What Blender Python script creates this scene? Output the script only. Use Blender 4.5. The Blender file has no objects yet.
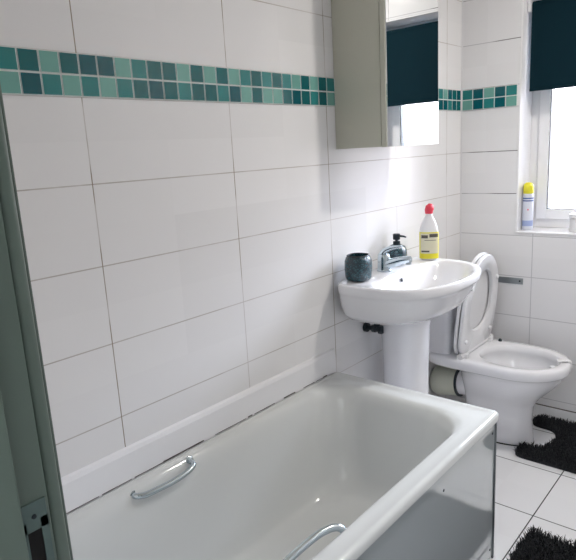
import bpy, bmesh, math, random
from math import sin, cos, pi, radians as R
from mathutils import Vector, Matrix
S = bpy.context.scene
COL = S.collection
# ---------------------------------------------------------------- camera
CAM = Vector((1.334, -0.800, 1.417)); F_PX = 581.66
yaw, pitch, roll = -0.71975, -0.21564, -0.055895
fw = Vector((sin(yaw)*cos(pitch), cos(yaw)*cos(pitch), sin(pitch)))
r0 = Vector((cos(yaw), -sin(yaw), 0)); u0 = r0.cross(fw)
rt = cos(roll)*r0 + sin(roll)*u0; up = -sin(roll)*r0 + cos(roll)*u0
cd = bpy.data.cameras.new('camera'); cam = bpy.data.objects.new('camera', cd); COL.objects.link(cam)
m = Matrix((rt, up, -fw)).transposed().to_4x4(); m.translation = CAM; cam.matrix_world = m
cd.sensor_fit = 'HORIZONTAL'; cd.sensor_width = 36; cd.lens = F_PX/576*36; cd.clip_start = 0.02
S.camera = cam
# ---------------------------------------------------------------- sky, light, exposure
w = bpy.data.worlds.new('overcast_sky'); S.world = w; w.use_nodes = True
NW = w.node_tree.nodes; LW = w.node_tree.links; bg = NW['Background']; bg.inputs[1].default_value = 1.0
# overcast sky, bright overhead; pale pinkish house fronts and ground lower down
tcw = NW.new('ShaderNodeTexCoord'); sw = NW.new('ShaderNodeSeparateXYZ'); LW.new(tcw.outputs['Generated'], sw.inputs[0])
rw = NW.new('ShaderNodeValToRGB'); LW.new(sw.outputs['Z'], rw.inputs[0]); LW.new(rw.outputs[0], bg.inputs[0]); ew = rw.color_ramp.elements
SKY = 20.0
ew[0].position = 0.0; ew[0].color = (.10, .093, .10, 1); ew[1].position = .12; ew[1].color = (.17, .160, .175, 1)
for ps, cl in ((.28, (.74, .78, .94, 1)), (.7, (.86, .91, 1, 1))):
    e_ = ew.new(ps); e_.color = cl
bg.inputs[1].default_value = SKY
S.view_settings.view_transform = 'Standard'; S.view_settings.look = 'None'
S.view_settings.gamma = 1; S.view_settings.use_curve_mapping = False
S.view_settings.exposure = 1.3
pl = bpy.data.lights.new('window_portal', 'AREA'); pl.shape = 'RECTANGLE'; pl.size = 0.68; pl.size_y = 1.14
pl.cycles.is_portal = True
po = bpy.data.objects.new('window_portal', pl); COL.objects.link(po); po.location = (0.645, 2.39, 1.535); po.rotation_euler = (R(-90), 0, 0)
ll = bpy.data.lights.new('ceiling_lamp_light', 'AREA'); ll.shape = 'DISK'; ll.size = .16; ll.energy = 6.0; ll.color = (1, .95, .89)
lo = bpy.data.objects.new('ceiling_lamp_light', ll); COL.objects.link(lo); lo.location = (1.15, 1.5, 2.39)
hl = bpy.data.lights.new('hallway_fill_light', 'POINT'); hl.energy = 15; hl.color = (.93, .95, 1); hl.shadow_soft_size = .15  # added fill behind the camera, no known fitting; brightens faces towards the doorway
ho = bpy.data.objects.new('hallway_fill_light', hl); COL.objects.link(ho); ho.location = (1.2, -2.0, 2.2)
# ---------------------------------------------------------------- materials
def hexc(r, g, b):
    f = lambda c: (c/255/12.92 if c/255 <= .04045 else ((c/255+.055)/1.055)**2.4)
    return (f(r), f(g), f(b), 1)
def pmat(name, col, rough=.5, metal=0, spec=.5, coat=0, noise=0, nscale=20, bump=0, bscale=40, trans=0, ior=1.45, emis=None):
    m = bpy.data.materials.new(name); m.use_nodes = True; nt = m.node_tree; b = nt.nodes['Principled BSDF']
    b.inputs['Base Color'].default_value = col; b.inputs['Roughness'].default_value = rough
    b.inputs['Metallic'].default_value = metal; b.inputs['Specular IOR Level'].default_value = spec
    b.inputs['Coat Weight'].default_value = coat; b.inputs['Coat Roughness'].default_value = .04
    b.inputs['Transmission Weight'].default_value = trans; b.inputs['IOR'].default_value = ior
    tc = nt.nodes.new('ShaderNodeTexCoord')
    nz = nt.nodes.new('ShaderNodeTexNoise'); nz.inputs['Scale'].default_value = nscale; nz.inputs['Detail'].default_value = 4
    nt.links.new(tc.outputs['Object'], nz.inputs['Vector'])
    mx = nt.nodes.new('ShaderNodeMixRGB'); mx.inputs[1].default_value = col
    mx.inputs[2].default_value = tuple(c*.82 for c in col[:3])+(1,)
    mu = nt.nodes.new('ShaderNodeMath'); mu.operation = 'MULTIPLY'; mu.inputs[1].default_value = noise if noise else .08
    nt.links.new(nz.outputs['Fac'], mu.inputs[0]); nt.links.new(mu.outputs[0], mx.inputs[0]); nt.links.new(mx.outputs[0], b.inputs['Base Color'])
    if bump:
        n2 = nt.nodes.new('ShaderNodeTexNoise'); n2.inputs['Scale'].default_value = bscale
        nt.links.new(tc.outputs['Object'], n2.inputs['Vector'])
        bp = nt.nodes.new('ShaderNodeBump'); bp.inputs['Strength'].default_value = bump; bp.inputs['Distance'].default_value = .01
        nt.links.new(n2.outputs['Fac'], bp.inputs['Height']); nt.links.new(bp.outputs[0], b.inputs['Normal'])
    return m
def tilemat(name, base, grout, grout2, axis_u, pu, ou, pv, ov, vgap=None, width=.0022, rough=.1, v_is_y=False, mould=.62):
    """tiles: u axis ('X'/'Y') period pu offset ou ; v axis (Z or Y) period pv offset ov; vgap=(z0,h) removes a band from v"""
    m = bpy.data.materials.new(name); m.use_nodes = True; nt = m.node_tree; N = nt.nodes; L = nt.links
    b = N['Principled BSDF']; tc = N.new('ShaderNodeTexCoord'); sp = N.new('ShaderNodeSeparateXYZ'); L.new(tc.outputs['Object'], sp.inputs[0])
    def M(op, a, bb=None, cc=None):
        n = N.new('ShaderNodeMath'); n.operation = op
        for i, v in enumerate((a, bb, cc)):
            if v is None: continue
            if isinstance(v, (int, float)): n.inputs[i].default_value = v
            else: L.new(v, n.inputs[i])
        return n.outputs[0]
    u = sp.outputs[axis_u]; v = sp.outputs['Y' if v_is_y else 'Z']
    if vgap:
        above = M('GREATER_THAN', v, vgap[0]+vgap[1]/2); v = M('SUBTRACT', v, M('MULTIPLY', above, vgap[1]))
    def line(c, per, off):
        t = M('DIVIDE', M('SUBTRACT', c, off), per); t = M('ADD', t, .5); fr = M('SUBTRACT', M('FRACT', t), .5)
        d = M('ABSOLUTE', M('MULTIPLY', fr, per))
        mr = N.new('ShaderNodeMapRange'); mr.interpolation_type = 'SMOOTHSTEP'
        mr.inputs['From Min'].default_value = width*.5; mr.inputs['From Max'].default_value = width*1.1
        mr.inputs['To Min'].default_value = 1; mr.inputs['To Max'].default_value = 0
        L.new(d, mr.inputs['Value']); return mr.outputs[0], M('FLOOR', t)
    lu, iu = line(u, pu, ou); lv, iv = line(v, pv, ov)
    g = M('MAXIMUM', lu, lv)
    # grout: pale, with dark mouldy stretches
    nz = N.new('ShaderNodeTexNoise'); nz.inputs['Scale'].default_value = 5; L.new(tc.outputs['Object'], nz.inputs['Vector'])
    cr = N.new('ShaderNodeValToRGB'); cr.color_ramp.elements[0].position = mould-.04; cr.color_ramp.elements[0].color = grout
    cr.color_ramp.elements[1].position = mould+.04; cr.color_ramp.elements[1].color = grout2
    L.new(nz.outputs['Fac'], cr.inputs[0])
    # slight per tile variation
    wn = N.new('ShaderNodeTexWhiteNoise'); cx = N.new('ShaderNodeCombineXYZ'); L.new(iu, cx.inputs[0]); L.new(iv, cx.inputs[1]); L.new(cx.outputs[0], wn.inputs['Vector'])
    hv = N.new('ShaderNodeMixRGB'); hv.inputs[1].default_value = base; hv.inputs[2].default_value = tuple(c*.95 for c in base[:3])+(1,)
    L.new(wn.outputs['Value'], hv.inputs[0])
    gm = N.new('ShaderNodeMixRGB'); gm.inputs[1].default_value = grout; L.new(M('ADD', M('MULTIPLY', lu, .7), .3 if not v_is_y else 1), gm.inputs[0]); L.new(cr.outputs[0], gm.inputs[2])
    if v_is_y: gm = cr
    elif axis_u == 'X':            # blackened joints only in the upper rows
        L.new(M('MULTIPLY', M('GREATER_THAN', sp.outputs['Z'], 1.0), .9), gm.inputs[0])
    mx = N.new('ShaderNodeMixRGB'); L.new(g, mx.inputs[0]); L.new(hv.outputs[0], mx.inputs[1]); L.new(gm.outputs[0], mx.inputs[2])
    L.new(mx.outputs[0], b.inputs['Base Color'])
    L.new(M('ADD', M('MULTIPLY', g, .6), rough), b.inputs['Roughness'])
    n2 = N.new('ShaderNodeTexNoise'); n2.inputs['Scale'].default_value = 7; n2.inputs['Detail'].default_value = 1; L.new(tc.outputs['Object'], n2.inputs['Vector'])
    h = M('SUBTRACT', M('MULTIPLY', n2.outputs['Fac'], .25), g)
    bp = N.new('ShaderNodeBump'); bp.inputs['Strength'].default_value = .22; bp.inputs['Distance'].default_value = .001
    L.new(h, bp.inputs['Height']); L.new(bp.outputs[0], b.inputs['Normal'])
    b.inputs['Specular IOR Level'].default_value = .25
    return m
WHITE = (0.85, 0.845, 0.85, 1)
M_wallA = tilemat('wall_tile_glossy', WHITE, hexc(202,198,196), hexc(146,134,118), 'Y', .4945, 0, .2097, 1.575, (1.575, .101), .0019, rough=.14, mould=.48)
M_wallB = tilemat('wall_tile_window', (.84,.84,.86,1), hexc(192,192,196), hexc(96,92,92), 'X', .495, .378, .2097, 1.575, (1.575, .101), .0022, rough=.16, mould=.52)
M_floor = tilemat('floor_tile', (.84,.85,.87,1), hexc(50,50,54), hexc(42,42,46), 'X', .355, .697, .355, 1.28, None, .0028, rough=.12, v_is_y=True)
M_paint = pmat('ceiling_paint', (.86,.83,.78,1), .8, bump=.1)
M_hall = pmat('hallway_paint', (.30,.34,.32,1), .8)
M_hallfl = pmat('hallway_carpet', (.12,.12,.11,1), .95)
M_cer = pmat('glazed_ceramic', (.86,.86,.89,1), .07, coat=.4)
M_bath = pmat('bath_acrylic', (.70,.72,.715,1), .10, coat=.25)
M_panel = pmat('bath_panel_gloss', (.54,.59,.61,1), .02, spec=.5, ior=2.1, noise=.1, coat=1)
M_plast = pmat('white_plastic', (.80,.80,.82,1), .25)
M_upvc = pmat('upvc_frame', (.90,.90,.92,1), .25)
M_chrome = pmat('chrome', (.55,.62,.66,1), .10, metal=1)
M_plate = pmat('tarnished_strike_steel', (.12,.17,.16,1), .4, metal=.6)
M_steel = pmat('brushed_steel', (.40,.44,.46,1), .32, metal=1, bump=.1, bscale=200)
M_alu = pmat('aluminium_strip', (.16,.18,.19,1), .3, metal=.7)
M_cab = pmat('cabinet_laminate', (.60,.60,.51,1), .35)
M_mirror = pmat('mirror_silver', (.90,.92,.92,1), .004, metal=1)
M_dark = pmat('dark_fitting', (.012,.022,.03,1), .35)
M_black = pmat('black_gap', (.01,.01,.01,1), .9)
M_grey = pmat('grey_pipe_plastic', (.66,.68,.58,1), .35)
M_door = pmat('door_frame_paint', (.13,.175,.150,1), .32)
M_blind = pmat('blind_fabric', (.003,.020,.030,1), .9, spec=.15, bump=.15, bscale=400)
M_seal = pmat('seal_mould', (.10,.09,.085,1), .7)
M_red = pmat('red_cap_plastic', (.80,.06,.10,1), .35)
M_yel = pmat('yellow_cap_plastic', (.85,.78,.04,1), .35)
M_bleach = pmat('bottle_frosted_plastic', (.85,.84,.85,1), .25)
M_liquid = pmat('yellow_label', (.80,.72,.03,1), .3)
M_label = pmat('pale_label_panel', (.74,.70,.52,1), .45)
M_ink = pmat('label_ink', (.10,.09,.07,1), .6)
M_canb = pmat('can_blue_print', (.36,.44,.72,1), .3)
M_canw = pmat('can_white_print', (.72,.75,.84,1), .3)
M_cand = pmat('can_dark_blue_band', (.05,.11,.35,1), .3)
M_grout = pmat('mosaic_grout', (.72,.76,.74,1), .7)
M_water = pmat('toilet_water', (.50,.56,.56,1), .02, trans=.0)
TEAL = {'L': pmat('mosaic_pale_green', hexc(116,172,162), .12, noise=.5, nscale=30),
        'M': pmat('mosaic_mid_teal', hexc(42,130,130), .12, noise=.5, nscale=30),
        'D': pmat('mosaic_deep_teal', hexc(6,100,104), .12, noise=.5, nscale=30),
        'B': pmat('mosaic_petrol', hexc(0,90,100), .12, noise=.5, nscale=30)}
def glittermat():
    m = pmat('dark_teal_glitter', (.012,.05,.07,1), .18, coat=.5); nt = m.node_tree; N = nt.nodes; b = N['Principled BSDF']
    v = N.new('ShaderNodeTexVoronoi'); v.inputs['Scale'].default_value = 260
    tc = N.new('ShaderNodeTexCoord'); nt.links.new(tc.outputs['Object'], v.inputs['Vector'])
    cr = N.new('ShaderNodeValToRGB'); e = cr.color_ramp.elements
    e[0].color = (.006,.028,.042,1); e[0].position = .6; e[1].color = (.03,.13,.16,1); e[1].position = 1.0
    sp = N.new('ShaderNodeSeparateColor'); nt.links.new(v.outputs['Color'], sp.inputs[0]); nt.links.new(sp.outputs[0], cr.inputs[0])
    nt.links.new(cr.outputs[0], b.inputs['Base Color'])
    bp = N.new('ShaderNodeBump'); bp.inputs['Strength'].default_value = .6; bp.inputs['Distance'].default_value = .002
    nt.links.new(v.outputs['Distance'], bp.inputs['Height']); nt.links.new(bp.outputs[0], b.inputs['Normal'])
    return m
M_glit = glittermat()
def glassmat():
    m = bpy.data.materials.new('window_glass'); m.use_nodes = True; nt = m.node_tree; N = nt.nodes
    N.remove(N['Principled BSDF']); t = N.new('ShaderNodeBsdfTransparent'); t.inputs[0].default_value = (.96,.97,.97,1)
    g = N.new('ShaderNodeBsdfGlossy'); g.inputs['Roughness'].default_value = .02; fr = N.new('ShaderNodeFresnel'); fr.inputs[0].default_value = 1.45
    x = N.new('ShaderNodeMixShader'); nt.links.new(fr.outputs[0], x.inputs[0]); nt.links.new(t.outputs[0], x.inputs[1]); nt.links.new(g.outputs[0], x.inputs[2])
    nt.links.new(x.outputs[0], N['Material Output'].inputs[0]); return m
M_glass = glassmat()
def rugmat():
    m = pmat('black_shag_pile', (.006,.008,.012,1), .75, noise=.5, nscale=60)
    m.node_tree.nodes['Principled BSDF'].inputs['Sheen Weight'].default_value = .08
    return m
M_rug = rugmat()
# ---------------------------------------------------------------- mesh helpers
def obj(name, bm, mat, parent=None, smooth=35, kind=None):
    bmesh.ops.recalc_face_normals(bm, faces=bm.faces[:])
    me = bpy.data.meshes.new(name); bm.to_mesh(me); bm.free()
    for mm in (mat if isinstance(mat, (list, tuple)) else [mat]): me.materials.append(mm)
    if smooth:
        for p in me.polygons: p.use_smooth = True
        me.set_sharp_from_angle(angle=R(smooth))
    o = bpy.data.objects.new(name, me); COL.objects.link(o)
    if smooth == 35: o.modifiers.new('weighted_normals', 'WEIGHTED_NORMAL').keep_sharp = True
    if parent is not None:
        o.parent = parent; o.matrix_parent_inverse = Matrix.Translation(-parent.location)   # parts are modelled in world coordinates
    if kind: o['kind'] = kind
    return o
def thing(name, label, cat, loc, group=None):
    o = bpy.data.objects.new(name, None); COL.objects.link(o); o.location = loc; o.empty_display_size = .05
    o['label'] = label; o['category'] = cat
    if group: o['group'] = group
    return o
def tag(o, label, cat, group=None):
    o['label'] = label; o['category'] = cat
    if group: o['group'] = group
    return o
def box(bm, x0, x1, y0, y1, z0, z1, bev=0, seg=2, mi=0):
    r = bmesh.ops.create_cube(bm, size=1); vs = r['verts']
    for v in vs: v.co = Vector(((x0+x1)/2+v.co.x*(x1-x0), (y0+y1)/2+v.co.y*(y1-y0), (z0+z1)/2+v.co.z*(z1-z0)))
    fs = set(f for v in vs for f in v.link_faces)
    for f in fs: f.material_index = mi
    if bev: 
        es = list(set(e for v in vs for e in v.link_edges)); bmesh.ops.bevel(bm, geom=es, offset=bev, segments=seg, profile=.5, affect='EDGES')
    return bm
def B(*a, **k): return box(bmesh.new(), *a, **k)
def loft(bm, rings, cap0=True, cap1=True, mis=None):
    vr = [[bm.verts.new(p) for p in r] for r in rings]; n = len(rings[0])
    for i in range(len(vr)-1):
        for j in range(n):
            f = bm.faces.new((vr[i][j], vr[i][(j+1) % n], vr[i+1][(j+1) % n], vr[i+1][j]))
            if mis: f.material_index = mis[i]
    if cap0: bm.faces.new(vr[0])
    if cap1:
        f = bm.faces.new(vr[-1])
        if mis: f.material_index = mis[-1]
    return bm
def lathe(bm, prof, c, n=32, mat=None, mis=None):
    """prof: list of (r,z) ; c base centre ; optional rotation matrix"""
    rings = []
    for r, z in prof:
        ring = []
        for k in range(n):
            a = 2*pi*k/n; v = Vector((r*cos(a), r*sin(a), z))
            if mat: v = mat @ v
            ring.append(v + Vector(c))
        rings.append(ring)
    return loft(bm, rings, mis=mis)
def tube(bm, pts, r, n=14, closed=False):
    pts = [Vector(p) for p in pts]; rs = r if isinstance(r, (list, tuple)) else [r]*len(pts)
    rings = []; prev = None
    for i, p in enumerate(pts):
        d = (pts[min(i+1, len(pts)-1)]-pts[max(i-1, 0)]).normalized()
        if prev is None:
            a = Vector((0, 0, 1)) if abs(d.z) < .9 else Vector((1, 0, 0)); x = d.cross(a).normalized()
        else: x = (prev - d*prev.dot(d)).normalized()
        prev = x; y = d.cross(x)
        rings.append([p + rs[i]*(cos(2*pi*k/n)*x + sin(2*pi*k/n)*y) for k in range(n)])
    return loft(bm, rings)
def cyl(bm, p0, p1, r, n=20, bev=.0):
    return tube(bm, [p0, p1], r, n)
def smoothpath(P, k=8):
    P = [Vector(p) for p in P]; Q = [P[0]*2-P[1]] + P + [P[-1]*2-P[-2]]; out = []
    for i in range(1, len(Q)-2):
        for s in range(k):
            t = s/k; a, b, c, d = Q[i-1:i+3]
            out.append(.5*((2*b)+(c-a)*t+(2*a-5*b+4*c-d)*t*t+(3*b-a-3*c+d)*t**3))
    out.append(P[-1]); return out
def rrect(x0, x1, y0, y1, r, z, n=8):
    r = min(r, (x1-x0)/2-1e-4, (y1-y0)/2-1e-4); out = []
    for cx, cy, a0 in ((x1-r, y1-r, 0), (x0+r, y1-r, 90), (x0+r, y0+r, 180), (x1-r, y0+r, 270)):
        for k in range(n+1):
            a = R(a0+90*k/n); out.append(Vector((cx+r*cos(a), cy+r*sin(a), z)))
    return out
# ---------------------------------------------------------------- the room
XR, YB, YN, H = 1.72, 2.145, -0.545, 2.42
def struct(name, bm, mat): return obj(name, bm, mat, smooth=0, kind='structure')
struct('floor', B(-.1, XR+.1, YN-.12, YB+.32, -.1, 0), M_floor)
struct('floor_hall', B(-.1, XR+.1, -2.3, YN-.12, -.1, -.002), M_hallfl)
struct('ceiling', B(-.1, XR+.1, -2.3, YB+.32, H, H+.1), M_paint)
struct('wall_left', B(-.1, 0, -2.3, YB+.32, 0, H), M_wallA)
struct('wall_right', B(XR, XR+.1, -2.3, YB+.32, 0, H), M_wallA)
WX0, WX1, WZ0, WZ1, D = .29, 1.0, .962, 2.085, .30
bm = bmesh.new()
box(bm, -.0, WX0, YB, YB+D, 0, H); box(bm, WX1, XR, YB, YB+D, 0, H)
box(bm, WX0, WX1, YB, YB+D, 0, WZ0); box(bm, WX0, WX1, YB, YB+D, WZ1, H)
struct('wall_back', bm, M_wallB)
bm = bmesh.new()                                   # wall round the doorway, seen edge-on at the left
box(bm, 0, .74, YN-.105, YN-.012, 0, H); box(bm, 1.56, XR, YN-.105, YN-.012, 0, H); box(bm, .74, 1.56, YN-.105, YN-.012, 2.03, H)
struct('wall_front', bm, M_paint)
struct('wall_hall', B(-.1, XR+.1, -2.4, -2.3, 0, H), M_hall)
# reveal lining and sill of the window
bm = bmesh.new()
box(bm, WX0, WX0+.008, YB+.001, YB+.17, WZ0, WZ1, .002); box(bm, WX1-.008, WX1, YB+.001, YB+.17, WZ0, WZ1, .002)
box(bm, WX0, WX1, YB+.001, YB+.17, WZ1-.008, WZ1, .002)
struct('trim_1', bm, M_upvc)
bm = box(bmesh.new(), WX0+.001, WX1-.001, YB-.004, YB+.18, WZ0-.004, WZ0+.006, .003)
struct('trim_2', bm, M_upvc)
# window: frame, sash, glass
wy = YB+.17
win = bpy.data.objects.new('window_1', None); COL.objects.link(win); win.location = (.605, wy, WZ0); win['kind'] = 'structure'
def frame(x0, x1, z0, z1, y0, y1, t, bev):
    bm = bmesh.new(); box(bm, x0, x0+t, y0, y1, z0, z1, bev); box(bm, x1-t, x1, y0, y1, z0, z1, bev)
    box(bm, x0+t-.003, x1-t+.003, y0, y1, z0, z0+t, bev); box(bm, x0+t-.003, x1-t+.003, y0, y1, z1-t, z1, bev); return bm
obj('window_frame', frame(WX0+.002, WX1-.002, WZ0+.006, WZ1, wy, wy+.065, .045, .004), M_upvc, win)
obj('window_sash', frame(WX0+.045, WX1-.045, WZ0+.05, WZ1-.043, wy-.012, wy+.05, .052, .006), M_upvc, win)
obj('gasket', frame(WX0+.095, WX1-.095, WZ0+.10, WZ1-.093, wy-.004, wy+.04, .006, 0), M_alu, win)
obj('glass_pane', B(WX0+.098, WX1-.098, wy+.018, wy+.022, WZ0+.103, WZ1-.096), M_glass, win, smooth=0)
# mosaic borders: glass tiles on a grout bed
def mosaic(name, rows, axis, start, pitch, fixed, zt):
    bm = bmesh.new(); n = len(rows[0]); mats = [M_grout]+[TEAL[c] for c in 'LMDB']
    lo_, hi = start, start+pitch*n
    if axis == 'Y': box(bm, 0, .0035, lo_, hi, zt-.101, zt)
    else: box(bm, lo_, hi, fixed-.0035, fixed, zt-.101, zt)
    for r_, row in enumerate(rows):
        for k, ch in enumerate(row):
            a, b = start+pitch*k+.0012, start+pitch*(k+1)-.0012; z1 = zt-.0505*r_-.0012; z0 = z1-.048; mi = 1+'LMDB'.index(ch)
            if axis == 'Y': box(bm, .002, .0055, a, b, z0, z1, .0012, 1, mi)
            else: box(bm, a, b, fixed-.0055, fixed-.002, z0, z1, .0012, 1, mi)
    return struct(name, bm, mats)
top = 'LMDBMDL' + 'MDLDBBLMDDLDLD' + 'LMDMDMLDLDM' + 'LDMLDMMDLDML' + 'DBLDBMLBDB'
bot = 'DLMMBDL' + 'LBMLMLMDBDMDDM' + 'BLDLLDBDMDL' + 'DMLMDLDMDBLM' + 'MDBLDBBMBD'
mosaic('trim_3', (top, bot), 'Y', -11*.0494, .0494, 0, 1.676)
mosaic('trim_4', ('MBLBM', 'LBMBL'), 'X', .006, .0555, YB, 1.676)
# white sealing strip between bath and tiles, with its mouldy joint
bm = bmesh.new()
prof = [(0, .548), (.013, .548), (.013, .630), (.009, .641), (0, .645)]
loft(bm, [[Vector((x, y, z)) for x, z in prof] for y in (YN, .968)])
struct('trim_5', bm, M_upvc)
random.seed(4); bm = bmesh.new(); y = -.5
while y < .95:
    l = random.uniform(.02, .12); wd = random.choice((.0006, .0009, .0022, .0028)) if y > -.1 else .0008
    box(bm, .0125, .0145, y, y+l, .5515-0, .5515+wd*1.6); y += l+random.choice((0, 0, .01, .05))
struct('trim_6', bm, M_seal)
struct('baseboard_back', B(.0, XR, YB-.007, YB, 0, .066, .001), M_floor)
struct('trim_8', B(.0, XR, YB-.006, YB, .066, .070), M_seal)
# corner seam strip where the two tiled walls meet
struct('trim_7', tube(bmesh.new(), [(.003, YB-.003, 0), (.003, YB-.003, H)], .0035, 8), M_plast)
# ---------------------------------------------------------------- door frame at the left
door = bpy.data.objects.new('door_1', None); COL.objects.link(door); door.location = (.755, YN-.06, 0); door['kind'] = 'structure'
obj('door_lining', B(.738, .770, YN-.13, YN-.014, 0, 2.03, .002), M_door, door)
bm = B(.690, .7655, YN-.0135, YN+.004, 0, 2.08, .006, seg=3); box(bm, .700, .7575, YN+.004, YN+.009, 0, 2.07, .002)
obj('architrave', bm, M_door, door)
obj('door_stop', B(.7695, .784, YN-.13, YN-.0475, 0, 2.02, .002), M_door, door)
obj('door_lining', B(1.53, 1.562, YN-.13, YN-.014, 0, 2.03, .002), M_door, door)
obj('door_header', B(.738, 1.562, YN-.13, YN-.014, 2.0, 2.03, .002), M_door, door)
bm = bmesh.new()
X = .7702
for z0, z1 in ((1.048, 1.080), (.996, 1.004), (.93, .955)): box(bm, X, X+.0016, YN-.045, YN-.018, z0, z1, .0003, 1)
box(bm, X, X+.0016, YN-.026, YN-.018, .93, 1.06); box(bm, X, X+.0016, YN-.045, YN-.041, .93, 1.06)
sp_ = obj('strike_plate', bm, M_plate, door)
obj('latch_hole', B(X-.012, X+.0006, YN-.041, YN-.026, .955, 1.048), M_black, door, smooth=0)
obj('screw', lathe(bmesh.new(), [(.0028, 0), (.0025, .0008), (.001, .001)], (X+.0016, YN-.032, 1.064), 12, Matrix.Rotation(pi/2, 4, 'Y')), M_dark, sp_)
# ---------------------------------------------------------------- bath
bath = thing('bathtub', 'white bathtub with two chrome grab handles and glossy side panel', 'bathtub', (.33, .2, 0))
X0, X1, Y0, Y1, ZR = .0145, .676, YN+.012, .972, .550
bm = bmesh.new()
# (inset left, right, near, far, radius, z)
def br(l, r, n, f, rad, z): return rrect(X0+l, X1-r, Y0+n, Y1-f, rad, z, 10)
rings = [br(.012, .012, .012, .012, .02, .521), br(.003, .0, .0, .0, .018, .523), br(0, 0, 0, 0, .018, .540), br(.001, .0025, .0025, .0025, .018, .5475),
         br(.003, .008, .008, .008, .02, .5505), br(.006, .016, .018, .016, .022, .5498), br(.008, .022, .026, .021, .03, .5468),
         br(.012, .045, .06, .05, .06, .5455), br(.018, .058, .09, .070, .10, .5445), br(.024, .066, .11, .083, .135, .541), br(.033, .075, .13, .094, .14, .530),
         br(.045, .085, .15, .105, .145, .50), br(.062, .098, .18, .125, .15, .43), br(.080, .112, .22, .150, .15, .34), br(.100, .130, .26, .185, .15, .25),
         br(.118, .147, .29, .215, .15, .205), br(.145, .172, .33, .25, .14, .185), br(.20, .22, .42, .33, .10, .178)]
loft(bm, rings, cap0=False)
obj('tub', bm, M_bath, bath, smooth=60)
obj('side_panel', B(.656, .6635, Y0+.01, Y1-.014, .012, .524, .001), M_panel, bath)
obj('end_panel', B(.02, .656, Y1-.018, Y1-.012, .012, .524, .001), M_plast, bath)
obj('corner_strip', B(.6600, .6680, Y1-.0155, Y1-.006, .0, .524, .002), M_alu, bath)
obj('plinth_rail', B(.648, .6552, Y0+.01, Y1-.02, 0, .02), M_plast, bath)
for yy, zz in ((Y1-.033, .480), (Y1-.034, .045), (.585, .455)):
    obj('panel_screw', lathe(bmesh.new(), [(.0045, 0), (.004, .0016), (.001, .002)], (.6635, yy, zz), 12, Matrix.Rotation(pi/2, 4, 'Y')), M_dark, bath)
# grab handle on the wall side
def handle(pts, r, flats):
    if isinstance(r, list): r = r[:(len(pts)-1)*8+1]
    h = obj('grab_handle', tube(bmesh.new(), smoothpath(pts, 8), r, 14), M_chrome, bath)
    for c, nrm in flats:
        q = Vector((0, 0, 1)).rotation_difference(Vector(nrm)).to_matrix().to_4x4()
        obj('handle_rose', lathe(bmesh.new(), [(.0125, 0), (.0125, .003), (.010, .005), (.003, .006)], c, 20, q), M_chrome, h)
xw = .044
handle([(xw+.0, -.022, .525), (xw+.012, -.018, .524), (xw+.024, .002, .522), (xw+.030, .04, .522), (xw+.034, .09, .522), (xw+.034, .14, .526), (xw+.026, .172, .532), (xw+.002, .180, .536)], [.0125, .012]+[.0085]*100,
       [((xw-.004, -.024, .524), (1, 0, .4)), ((xw-.002, .181, .535), (1, 0, .4))])
xe = .584
handle([(xe+.02, -.035, .510), (xe+.002, -.030, .525), (xe-.012, .0, .538), (xe-.012, .06, .545), (xe-.006, .13, .548), (xe+.008, .175, .542), (xe+.030, .190, .520)], .0092,
       [((xe+.021, -.035, .509), (-1, 0, .2)), ((xe+.031, .190, .519), (-1, 0, .2))])
obj('waste_plug', lathe(bmesh.new(), [(.03, 0), (.03, .004), (.02, .007), (.003, .008)], (.36, -.12, .177), 24), M_chrome, bath)
# ---------------------------------------------------------------- wash basin
CY = 1.268
basin = thing('wash_basin', 'white ceramic pedestal wash basin between bath and toilet', 'sink', (.15, CY, 0))
def dring(xb, xf, hy, z, nb=5.0, nf=2.5, N_=64, cy=CY, xc=None):
    """D shaped ring: squarish at the wall, round at the front"""
    xc = xb+(xf-xb)*.36 if xc is None else xc; out = []
    for k in range(N_):
        a = 2*pi*k/N_; c, s = cos(a), sin(a)
        if c >= 0: n = nf; x = xc+(xf-xc)*abs(c)**(2/n)
        else: n = nb; x = xc-(xc-xb)*abs(c)**(2/n)
        out.append(Vector((x, cy+math.copysign(hy*abs(s)**(2/n), s), z)))
    return out
bm = bmesh.new()
XB = .0155
rings = [dring(XB+.03, .24, .12, .742, 4, 2.2), dring(XB+.008, .275, .185, .745, 4, 2.2), dring(XB, .330, .248, .757, 5, 2.3), dring(XB, .370, .284, .785, 6, 2.4), dring(XB, .396, .304, .825, 6, 2.4),
         dring(XB, .411, .313, .860, 6, 2.5), dring(XB, .419, .318, .874, 6, 2.5), dring(XB, .428, .322, .878, 6, 2.5), dring(XB, .432, .325, .886, 6, 2.5), dring(XB, .433, .325, .908, 6, 2.5), dring(XB+.004, .429, .321, .9145, 6, 2.5), dring(XB+.008, .423, .315, .915, 6, 2.5),
         dring(.128, .411, .290, .9125, 3.6, 2.3), dring(.133, .406, .284, .909, 3.2, 2.3), dring(.138, .400, .275, .898, 3.2, 2.3), dring(.148, .385, .246, .865, 3, 2.3),
         dring(.160, .352, .20, .815, 2.6, 2.2), dring(.185, .315, .14, .785, 2.3, 2.1), dring(.215, .275, .05, .772, 2, 2)]
loft(bm, rings, cap0=True)
obj('bowl', bm, M_cer, basin, smooth=70)
bm = bmesh.new(); PX, PY = .145, 1.292
def pr(rx, ry, z): return [Vector((PX+rx*cos(2*pi*k/40), PY+ry*math.copysign(abs(sin(2*pi*k/40))**.8, sin(2*pi*k/40)), z)) for k in range(40)]
loft(bm, [pr(.115, .120, 0), pr(.115, .120, .02), pr(.100, .100, .05), pr(.092, .093, .15), pr(.092, .094, .5), pr(.097, .099, .68), pr(.108, .112, .742)])
obj('pedestal', bm, M_cer, basin, smooth=60)
rot = Matrix.Rotation(pi/2-.25, 4, 'Y')
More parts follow.
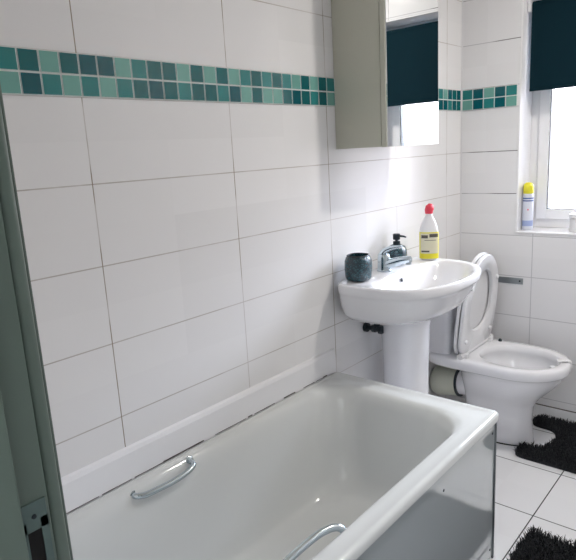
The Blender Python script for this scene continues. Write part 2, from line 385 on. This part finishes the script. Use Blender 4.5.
obj('overflow_hole', lathe(bmesh.new(), [(.0085, 0), (.0085, .0016), (.006, .0022), (.001, .0024)], (.1475, 1.262, .880), 18, rot), M_dark, basin)
obj('sink_waste', lathe(bmesh.new(), [(.022, 0), (.022, .004), (.014, .006), (.002, .006)], (.245, CY, .772), 24), M_chrome, basin)
# mixer tap
TX, TY, TZ = .076, 1.245, .9148
tap = obj('mixer_tap', lathe(bmesh.new(), [(.031, 0), (.031, .006), (.028, .010), (.0265, .045), (.026, .060), (.021, .070), (.004, .074)], (TX, TY, TZ), 28), M_chrome, basin)
bm = bmesh.new(); P = smoothpath([(TX, TY, TZ+.026), (TX+.045, TY, TZ+.038), (TX+.09, TY, TZ+.052), (TX+.122, TY, TZ+.057)], 6)
tube(bm, P, [.023-.009*i/(len(P)-1) for i in range(len(P))], 18); tube(bm, [(TX+.112, TY, TZ+.054), (TX+.114, TY, TZ+.036)], .0115, 16)
obj('spout', bm, M_chrome, tap)
bm = bmesh.new(); P = smoothpath([(TX-.012, TY, TZ+.060), (TX+.004, TY, TZ+.083), (TX+.035, TY, TZ+.098), (TX+.085, TY, TZ+.108)], 6)
tube(bm, P, [.017-.012*i/(len(P)-1) for i in range(len(P))], 16)
obj('lever', bm, M_chrome, tap)
# ---------------------------------------------------------------- things on the basin
def rsq(c, hw, z, n=3.2, N_=40): return [Vector((c[0]+hw*math.copysign(abs(cos(2*pi*k/N_))**(2/n), cos(2*pi*k/N_)), c[1]+hw*math.copysign(abs(sin(2*pi*k/N_))**(2/n), sin(2*pi*k/N_)), c[2]+z)) for k in range(N_)]
c = (.078, 1.052, .9155)
tum = thing('toothbrush_tumbler', 'dark teal speckled tumbler on the basin, left of the tap', 'tumbler', c)
bm = bmesh.new(); loft(bm, [rsq(c, w_, z, 2.6) for w_, z in ((.034, 0), (.043, .003), (.048, .014), (.050, .045), (.049, .078), (.044, .092), (.0405, .097), (.0375, .097), (.0375, .090), (.041, .075), (.041, .012), (.03, .008))])
obj('cup_body', bm, M_glit, tum, smooth=60)
obj('cup_rim', loft(bmesh.new(), [rsq(c, w_, z, 2.4) for w_, z in ((.0415, .0955), (.0425, .0985), (.041, .1005), (.0385, .1005), (.0375, .097))], False, False), M_dark, tum, smooth=60)
c = (.060, 1.375, .9155)
dis = thing('soap_dispenser', 'dark teal speckled pump soap dispenser behind the chrome tap', 'soap dispenser', c)
obj('bottle_body', loft(bmesh.new(), [rsq(c, w_, z, 2.5) for w_, z in ((.026, 0), (.034, .003), (.040, .016), (.042, .04), (.040, .066), (.033, .082), (.020, .089), (.014, .092))]), M_glit, dis, smooth=60)
pump = obj('pump_collar', lathe(bmesh.new(), [(.0145, .088), (.0155, .091), (.0155, .103), (.010, .105), (.006, .105), (.006, .112)], c, 20), M_dark, dis)
bm = bmesh.new(); lathe(bm, [(.013, .110), (.0155, .112), (.0155, .134), (.013, .136)], c, 20)
obj('pump_head', bm, M_dark, dis)
obj('nozzle', tube(bmesh.new(), [(c[0]+.008, c[1], c[2]+.127), (c[0]+.035, c[1], c[2]+.126), (c[0]+.046, c[1], c[2]+.123)], [.005, .004, .003], 10), M_dark, dis)
# toilet cleaner bottle
c = Vector((.125, 1.545, .9155))
bot_ = thing('cleaner_bottle', 'red-capped toilet cleaner bottle with yellow label on the basin', 'cleaning bottle', c)
# oval body turned towards the room
ang = R(28); Rz = Matrix.Rotation(ang, 4, 'Z')
def oval(a, b, z, ox=0, N_=36): return [c + (Rz @ Vector((ox+a*cos(2*pi*k/N_), b*math.copysign(abs(sin(2*pi*k/N_))**.8, sin(2*pi*k/N_)), z))) for k in range(N_)]
prof = [(.032, .018, 0), (.038, .022, .004), (.041, .024, .02), (.041, .024, .125), (.039, .023, .140), (.033, .020, .160), (.023, .017, .182), (.015, .014, .196), (.013, .013, .208)]
loft_mis = [0]*len(prof)
obj('bottle_body', loft(bmesh.new(), [oval(*q) for q in prof]), M_bleach, bot_, smooth=60)
obj('label_band', loft(bmesh.new(), [oval(.0416, .0246, .006), oval(.0419, .0249, .008), oval(.0419, .0249, .124), oval(.0416, .0246, .1245)], False, False), M_liquid, bot_, smooth=60)
# the pale panel and dark lines of print on the side towards the room
def curved(zs0, zs1, a0, a1, off, name, mat, par):
    bm = bmesh.new(); rows = []
    for z in (zs0, zs1):
        row = []
        for k in range(9):
            a = R(a0+(a1-a0)*k/8); row.append(bm.verts.new(c + (Rz @ Vector(((.0419+off)*cos(a), (.0249+off)*math.copysign(abs(sin(a))**.8, sin(a)), z)))))
        rows.append(row)
    for k in range(8): bm.faces.new((rows[0][k], rows[0][k+1], rows[1][k+1], rows[1][k]))
    return obj(name, bm, mat, par)
lp = curved(.030, .120, -150, -24, .0006, 'label_panel', M_label, bot_)
curved(.098, .112, -140, -97, .0012, 'label_text', M_ink, lp); curved(.102, .117, -88, -26, .0012, 'label_text', M_ink, lp)
curved(.036, .043, -140, -88, .0012, 'label_text', M_ink, lp)
for z in (.088, .078, .068, .058): curved(z, z+.0022, -118, -45, .0012, 'label_text', M_seal if z > .08 else M_label, lp)
neck = c + Vector((0, 0, .205)); dr = Rz @ Vector((1, 0, 0)); P = [neck, neck+Vector((0, 0, .014)), neck+Vector((0, 0, .026))+dr*.004, neck+Vector((0, 0, .036))+dr*.010, neck+Vector((0,0,.040))+dr*.014]
obj('screw_cap', tube(bmesh.new(), P, [.0165, .0185, .0195, .014, .004], 20), M_red, bot_, smooth=60)
# ---------------------------------------------------------------- mirror cabinet
cab = thing('mirror_cabinet', 'mirror-fronted wall cabinet hanging above the wash basin', 'cabinet', (0, 1.22, 1.422))
CX, CA, CB, CZ0, CZ1 = .200, 1.040, 1.432, 1.4185, 2.06
obj('cabinet_body', B(.001, CX, CA, CB, CZ0, CZ1, .0015), M_cab, cab)
dr_ = obj('door', B(CX+.002, CX+.022, CA-.001, CB+.001, CZ0-.002, CZ1, .0015), M_cab, cab)
obj('mirror_glass', B(CX+.0222, CX+.0262, CA+.003, CB-.002, CZ0-.001, CZ1-.002, .0008, seg=1), M_mirror, dr_, smooth=0)
# ---------------------------------------------------------------- toilet
QY = 1.838
toi = thing('toilet', 'white close-coupled toilet with raised seat in the far corner', 'toilet', (.34, QY, 0))
def egg(xr, xf, hw, z, xc=None, nr=3.2, nf=2.1, N_=72): return dring(xr, xf, hw, z, nr, nf, N_, QY, xc)
rings = [egg(.185, .512, .086, .004, .33), egg(.183, .514, .088, .010, .33), egg(.185, .510, .083, .035, .33), egg(.188, .502, .080, .12, .34), egg(.188, .508, .088, .19, .35), egg(.186, .534, .114, .235, .37),
         egg(.184, .572, .142, .275, .39), egg(.180, .606, .160, .312, .41), egg(.176, .628, .170, .345, .42), egg(.170, .638, .174, .366, .42, 5), egg(.034, .640, .180, .369, .42, 6), egg(.030, .650, .190, .375, .42, 6), egg(.030, .656, .196, .382, .42, 6),
         egg(.030, .658, .198, .410, .42, 6), egg(.033, .655, .195, .420, .42, 6), egg(.039, .649, .188, .424, .42, 6),
         egg(.255, .618, .150, .424, .43, 2.3), egg(.261, .612, .144, .420, .43, 2.3), egg(.265, .608, .137, .393, .43, 2.3), egg(.258, .614, .142, .380, .43, 2.3),
         egg(.27, .600, .128, .345, .43, 2.3), egg(.30, .545, .09, .27, .42, 2.1), egg(.33, .47, .055, .20, .40, 2), egg(.35, .44, .04, .17, .39, 2)]
obj('pan', loft(bmesh.new(), rings, cap0=True), M_cer, toi, smooth=55)
obj('base_gap_shade', loft(bmesh.new(), [egg(.183, .516, .090, 0, .33), egg(.183, .516, .090, .0045, .33)]), M_black, toi)  # thin black slab standing in for the shadow gap under the pan
obj('water', loft(bmesh.new(), [egg(.305, .535, .085, .262, .42, 2.1), egg(.306, .534, .084, .263, .42, 2.1)]), M_water, toi)
def cist(x1, hw, z): return rrect(.004, x1, QY-hw, QY+hw, .03, z, 6)
obj('cistern', loft(bmesh.new(), [cist(.150, .150, .4185), cist(.158, .165, .427), cist(.170, .178, .60), cist(.175, .183, .785)]), M_cer, toi, smooth=50)
obj('cistern_lid', loft(bmesh.new(), [cist(.178, .187, .786), cist(.184, .192, .792), cist(.185, .193, .808), cist(.178, .186, .816), cist(.16, .17, .8185)]), M_cer, toi, smooth=50)
obj('flush_button', lathe(bmesh.new(), [(.022, 0), (.022, .003), (.018, .006), (.003, .007)], (.09, QY, .8185), 24), M_chrome, toi)
# raised seat and lid, hinged at the back, leaning on the cistern lid
HX, HZ = .190, .432; tilt = R(6)
def up_(u, v, d):      # u across (y), v up the seat, d out of the seat towards the room
    return Vector((HX+v*sin(tilt)*1.0+d*cos(tilt), QY-.010+u*1.045, HZ+v*cos(tilt)-d*sin(tilt)))
def sring(hw, v0, v1, d, nr=5, nf=2.1, N_=72, vc=None):
    vc = v0+(v1-v0)*.42 if vc is None else vc; out = []
    for k in range(N_):
        a = 2*pi*k/N_; co_, si = cos(a), sin(a)
        if co_ >= 0: v = vc+(v1-vc)*abs(co_)**(2/nf); n = nf
        else: v = vc-(vc-v0)*abs(co_)**(2/nr); n = nr
        out.append(up_(math.copysign(hw*abs(si)**(2/n), si), v, d))
    return out
def closedloft(bm, rings):
    vr = [[bm.verts.new(p) for p in r] for r in rings]; n = len(rings[0]); m_ = len(rings)
    for i in range(m_):
        for j in range(n): bm.faces.new((vr[i][j], vr[i][(j+1) % n], vr[(i+1) % m_][(j+1) % n], vr[(i+1) % m_][j]))
    return bm
d0 = .022
seat = obj('seat', closedloft(bmesh.new(), [sring(.182, .012, .467, d0), sring(.188, .006, .473, d0+.005), sring(.188, .006, .473, d0+.014), sring(.184, .010, .469, d0+.019),
      sring(.124, .100, .405, d0+.019, 2.4, 2.1), sring(.119, .105, .400, d0+.014, 2.4, 2.1), sring(.120, .104, .401, d0, 2.4, 2.1)]), M_plast, toi, smooth=50)
for u, v in ((-.135, .075), (.135, .075), (-.142, .34), (.142, .34)):
    q = Vector((0, 0, 1)).rotation_difference(Vector((cos(tilt), 0, -sin(tilt)))).to_matrix().to_4x4()
    obj('bumper', lathe(bmesh.new(), [(.011, 0), (.011, .006), (.008, .010), (.001, .011)], up_(u, v, d0+.0185), 14, q), M_plast, seat)
lid = obj('lid', loft(bmesh.new(), [sring(.184, .004, .472, .002), sring(.190, -.002, .478, .006), sring(.190, -.002, .478, .015), sring(.186, .003, .474, .019), sring(.172, .015, .460, .017)]), M_plast, toi, smooth=50)
obj('hinge_bar', tube(bmesh.new(), [(HX+.035, QY-.165, .436), (HX+.035, QY+.165, .436)], .011, 16), M_plast, toi)
for s in (-1, 1):
    hb = bmesh.new(); box(hb, HX+.02, HX+.06, QY+s*.145-.014, QY+s*.145+.014, .4185, .446, .004); tube(hb, [(HX+.035, QY+s*.165, .436), (HX+.035, QY+s*.187, .436)], .014, 16)
    obj('hinge', hb, M_plast, toi)
obj('hinge_bolt', lathe(bmesh.new(), [(.004, 0), (.009, .001), (.009, .012), (.005, .018), (.002, .018)], (.280, QY+.19-.020, .419), 12), M_dark, toi)
# rim block clipped over the front of the bowl
rb = thing('rim_block', 'white plastic rim block clipped over the toilet bowl front', 'toilet freshener', (.63, 1.91, .40))
rc = Vector((.622, 1.872, .424)); 
q = Matrix.Rotation(R(28), 4, 'Z')
def T(pts): return [rc + (q @ Vector(p)) for p in pts]
bm = bmesh.new(); 
for yy in (-.012, -.004, .004, .012): tube(bm, T([(-.030, yy, -.03), (-.024, yy, .003), (-.01, yy, .007), (.012, yy, .0075), (.027, yy, .002), (.031, yy, -.022)]), .0045, 10)
obj('hook', bm, M_plast, rb)
obj('block_cage', lathe(bmesh.new(), [(.005, 0), (.014, .003), (.016, .02), (.014, .036), (.006, .04)], T([(-.046, 0, -.06)])[0], 16), M_plast, rb)
# waste outlet behind the pan
wc = thing('waste_pipe', 'grey plastic waste pipe joining the toilet to the wall', 'pipe', (.09, QY, .15))
bm = bmesh.new(); tube(bm, [(.001, QY, .214), (.012, QY, .215), (.03, QY, .217), (.06, QY, .222), (.10, QY, .228), (.150, QY, .232)], [.050, .066, .077, .076, .073, .071], 32)
obj('rubber_connector', bm, M_grey, wc)
bm = bmesh.new(); tube(bm, [(.143, QY, .2315), (.1525, QY, .2325)], .0735, 32)
obj('connector_lip', bm, M_dark, wc)
obj('pan_spigot', tube(bmesh.new(), [(.150, QY, .232), (.205, QY, .236)], .062, 32), M_cer, wc)
# water supply with isolating valve beside the pedestal
vx, vy, vz = .048, 1.200, .672
va = thing('supply_valve', 'dark isolating valve on supply pipe left of basin pedestal', 'valve', (vx, vy, vz))
bm = bmesh.new(); tube(bm, [(vx-.047, vy, vz), (vx+.03, vy, vz)], .0095, 14); tube(bm, [(vx-.044, vy, vz), (vx-.030, vy, vz)], .020, 16)
tube(bm, [(vx-.008, vy, vz), (vx+.012, vy, vz)], .016, 6); tube(bm, [(vx+.026, vy, vz), (vx+.042, vy, vz)], .019, 6)
obj('valve_body', bm, M_dark, va)
bm = bmesh.new(); tube(bm, [(vx+.022, vy, vz-.004), (vx+.022, vy, vz+.034)], .008, 12); box(bm, vx+.002, vx+.022, vy-.006, vy+.006, vz+.010, vz+.026, .002)
obj('valve_spindle', bm, M_dark, va)
obj('supply_pipe', tube(bmesh.new(), [(vx+.022, vy, vz+.03), (vx+.024, vy, vz+.062)], .0075, 14), M_plast, va)
# ---------------------------------------------------------------- wall plate, blind, sill things
pt = thing('holder_back_plate', 'thin grey metal mounting plate screwed to tiles above toilet', 'metal plate', (.26, YB, .72))
bm = B(.195, .338, YB-.0035, YB-.0003, .696, .728, .001)
obj('plate', bm, M_steel, pt)
obj('screw', lathe(bmesh.new(), [(.0045, 0), (.004, .0012), (.001, .0015)], (.322, YB-.0035, .713), 12, Matrix.Rotation(pi/2, 4, 'X')), M_dark, pt)
bl = thing('roller_blind', 'dark navy roller blind half drawn over the window', 'blind', (.61, YB+.07, 2.06))
BY = YB+.060
obj('fabric', B(.318, .980, BY, BY+.0012, 1.648, 2.022), M_blind, bl)
obj('bottom_bar', B(.318, .980, BY-.003, BY+.004, 1.640, 1.652, .0015), M_blind, bl)
obj('roller', tube(bmesh.new(), [(.318, BY+.018, 2.028), (.98, BY+.018, 2.028)], .019, 20), M_blind, bl)
obj('bracket', B(.300, .316, BY-.01, BY+.045, 2.0, 2.06, .002), M_plast, bl)
obj('bracket', B(.9805, .9915, BY-.01, BY+.045, 2.0, 2.06, .002), M_plast, bl)
c = Vector((.327, 2.212, WZ0+.0065))
cn = thing('air_freshener', 'blue and white air freshener can with yellow cap on windowsill', 'spray can', c)
obj('can_body', lathe(bmesh.new(), [(.0235, 0), (.0255, .003), (.0255, .020), (.0255, .048), (.0255, .138), (.0255, .144), (.0255, .150), (.0255, .156), (.0255, .162), (.0255, .176), (.021, .184)], c, 32,
    mis=[1, 1, 2, 0, 1, 3, 1, 3, 1, 1, 1]), [M_canw, M_canw, M_canb, M_cand], cn, smooth=50)
obj('cap', lathe(bmesh.new(), [(.0225, .182), (.0245, .184), (.0245, .212), (.022, .226), (.014, .235), (.002, .238)], c, 32), M_yel, cn, smooth=50)
bm = bmesh.new(); box(bm, c.x+.006, c.x+.012, c.y-.0262, c.y-.024, c.z+.100, c.z+.106)
obj('red_mark', bm, M_red, cn)
c = Vector((.558, 2.212, WZ0+.0065))
wb = thing('lotion_tub', 'plain white tub on windowsill at the picture edge', 'tub', c)
obj('tub_body', lathe(bmesh.new(), [(.028, 0), (.031, .003), (.031, .06), (.028, .064)], c, 32), M_plast, wb)
obj('tub_lid', lathe(bmesh.new(), [(.0315, .0645), (.033, .066), (.033, .084), (.030, .087), (.003, .088)], c, 32), M_plast, wb)
# ---------------------------------------------------------------- rugs
def inside(poly, x, y):
    c_ = False; j = len(poly)-1
    for i in range(len(poly)):
        xi, yi = poly[i]; xj, yj = poly[j]
        if (yi > y) != (yj > y) and x < (xj-xi)*(y-yi)/(yj-yi)+xi: c_ = not c_
        j = i
    return c_
def rug(name, label, poly, seed, n, hgt, loc):
    rnd = random.Random(seed); t = thing(name, label, 'rug', loc)
    bm = bmesh.new(); lowr = [Vector((x, y, .0005)) for x, y in poly]; hi = [Vector((x, y, .012)) for x, y in poly]
    loft(bm, [lowr, hi]); obj('backing', bm, M_rug, t, smooth=0)
    xs = [p[0] for p in poly]; ys = [p[1] for p in poly]; V, Fc = [], []; k = 0
    while k < n:
        x, y = rnd.uniform(min(xs), max(xs)), rnd.uniform(min(ys), max(ys))
        if not inside(poly, x, y): continue
        k += 1; a = rnd.uniform(0, 2*pi); l = rnd.uniform(.5, 1.0)*hgt; lean = rnd.uniform(.1, .9)*hgt*.7; w_ = rnd.uniform(.0016, .0028)
        dx, dy = cos(a), sin(a); px, py = -dy*w_, dx*w_; i = len(V)
        z0 = .010
        m1 = (x+dx*lean*.35, y+dy*lean*.35, z0+l*.62); t1 = (x+dx*lean, y+dy*lean, z0+l*rnd.uniform(.8, 1))
        V += [(x-px, y-py, z0), (x+px, y+py, z0), (x+dx*w_, y+dy*w_, z0), (m1[0]-px*.8, m1[1]-py*.8, m1[2]), (m1[0]+px*.8, m1[1]+py*.8, m1[2]), (m1[0]+dx*w_, m1[1]+dy*w_, m1[2]), t1]
        Fc += [(i, i+1, i+4, i+3), (i+1, i+2, i+5, i+4), (i+2, i, i+3, i+5), (i+3, i+4, i+6), (i+4, i+5, i+6), (i+5, i+3, i+6)]
    me = bpy.data.meshes.new('pile'); me.from_pydata(V, [], Fc); me.materials.append(M_rug); me.update()
    o = bpy.data.objects.new('pile', me); COL.objects.link(o); o.parent = t; o.matrix_parent_inverse = Matrix.Translation(-t.location); o['kind'] = 'stuff'
def rpoly(pts, r=.03, k=5):
    out = []; n = len(pts)
    for i in range(n):
        p = Vector(pts[i]); a = (Vector(pts[i-1])-p); b = (Vector(pts[(i+1) % n])-p)
        rr = min(r, a.length*.45, b.length*.45); s, e = p+a.normalized()*rr, p+b.normalized()*rr
        for j in range(k+1):
            t = j/k; v = s*(1-t)**2+p*2*t*(1-t)+e*t*t; out.append((v.x, v.y))
    return out
rug('toilet_mat', 'black shaggy U-shaped pedestal mat around the toilet base', rpoly([(.475, 1.675), (1.0, 1.675), (1.0, 2.12), (.44, 2.12), (.44, 2.02), (.565, 2.01), (.595, 1.90), (.56, 1.785), (.475, 1.79)], .045), 3, 9000, .030, (.75, 1.88, 0))
rug('bath_mat', 'black shaggy rectangular bath mat beside the bath panel', rpoly([(.715, .35), (1.28, .35), (1.28, 1.170), (.725, 1.165)], .02), 5, 17000, .042, (1.0, .75, 0))
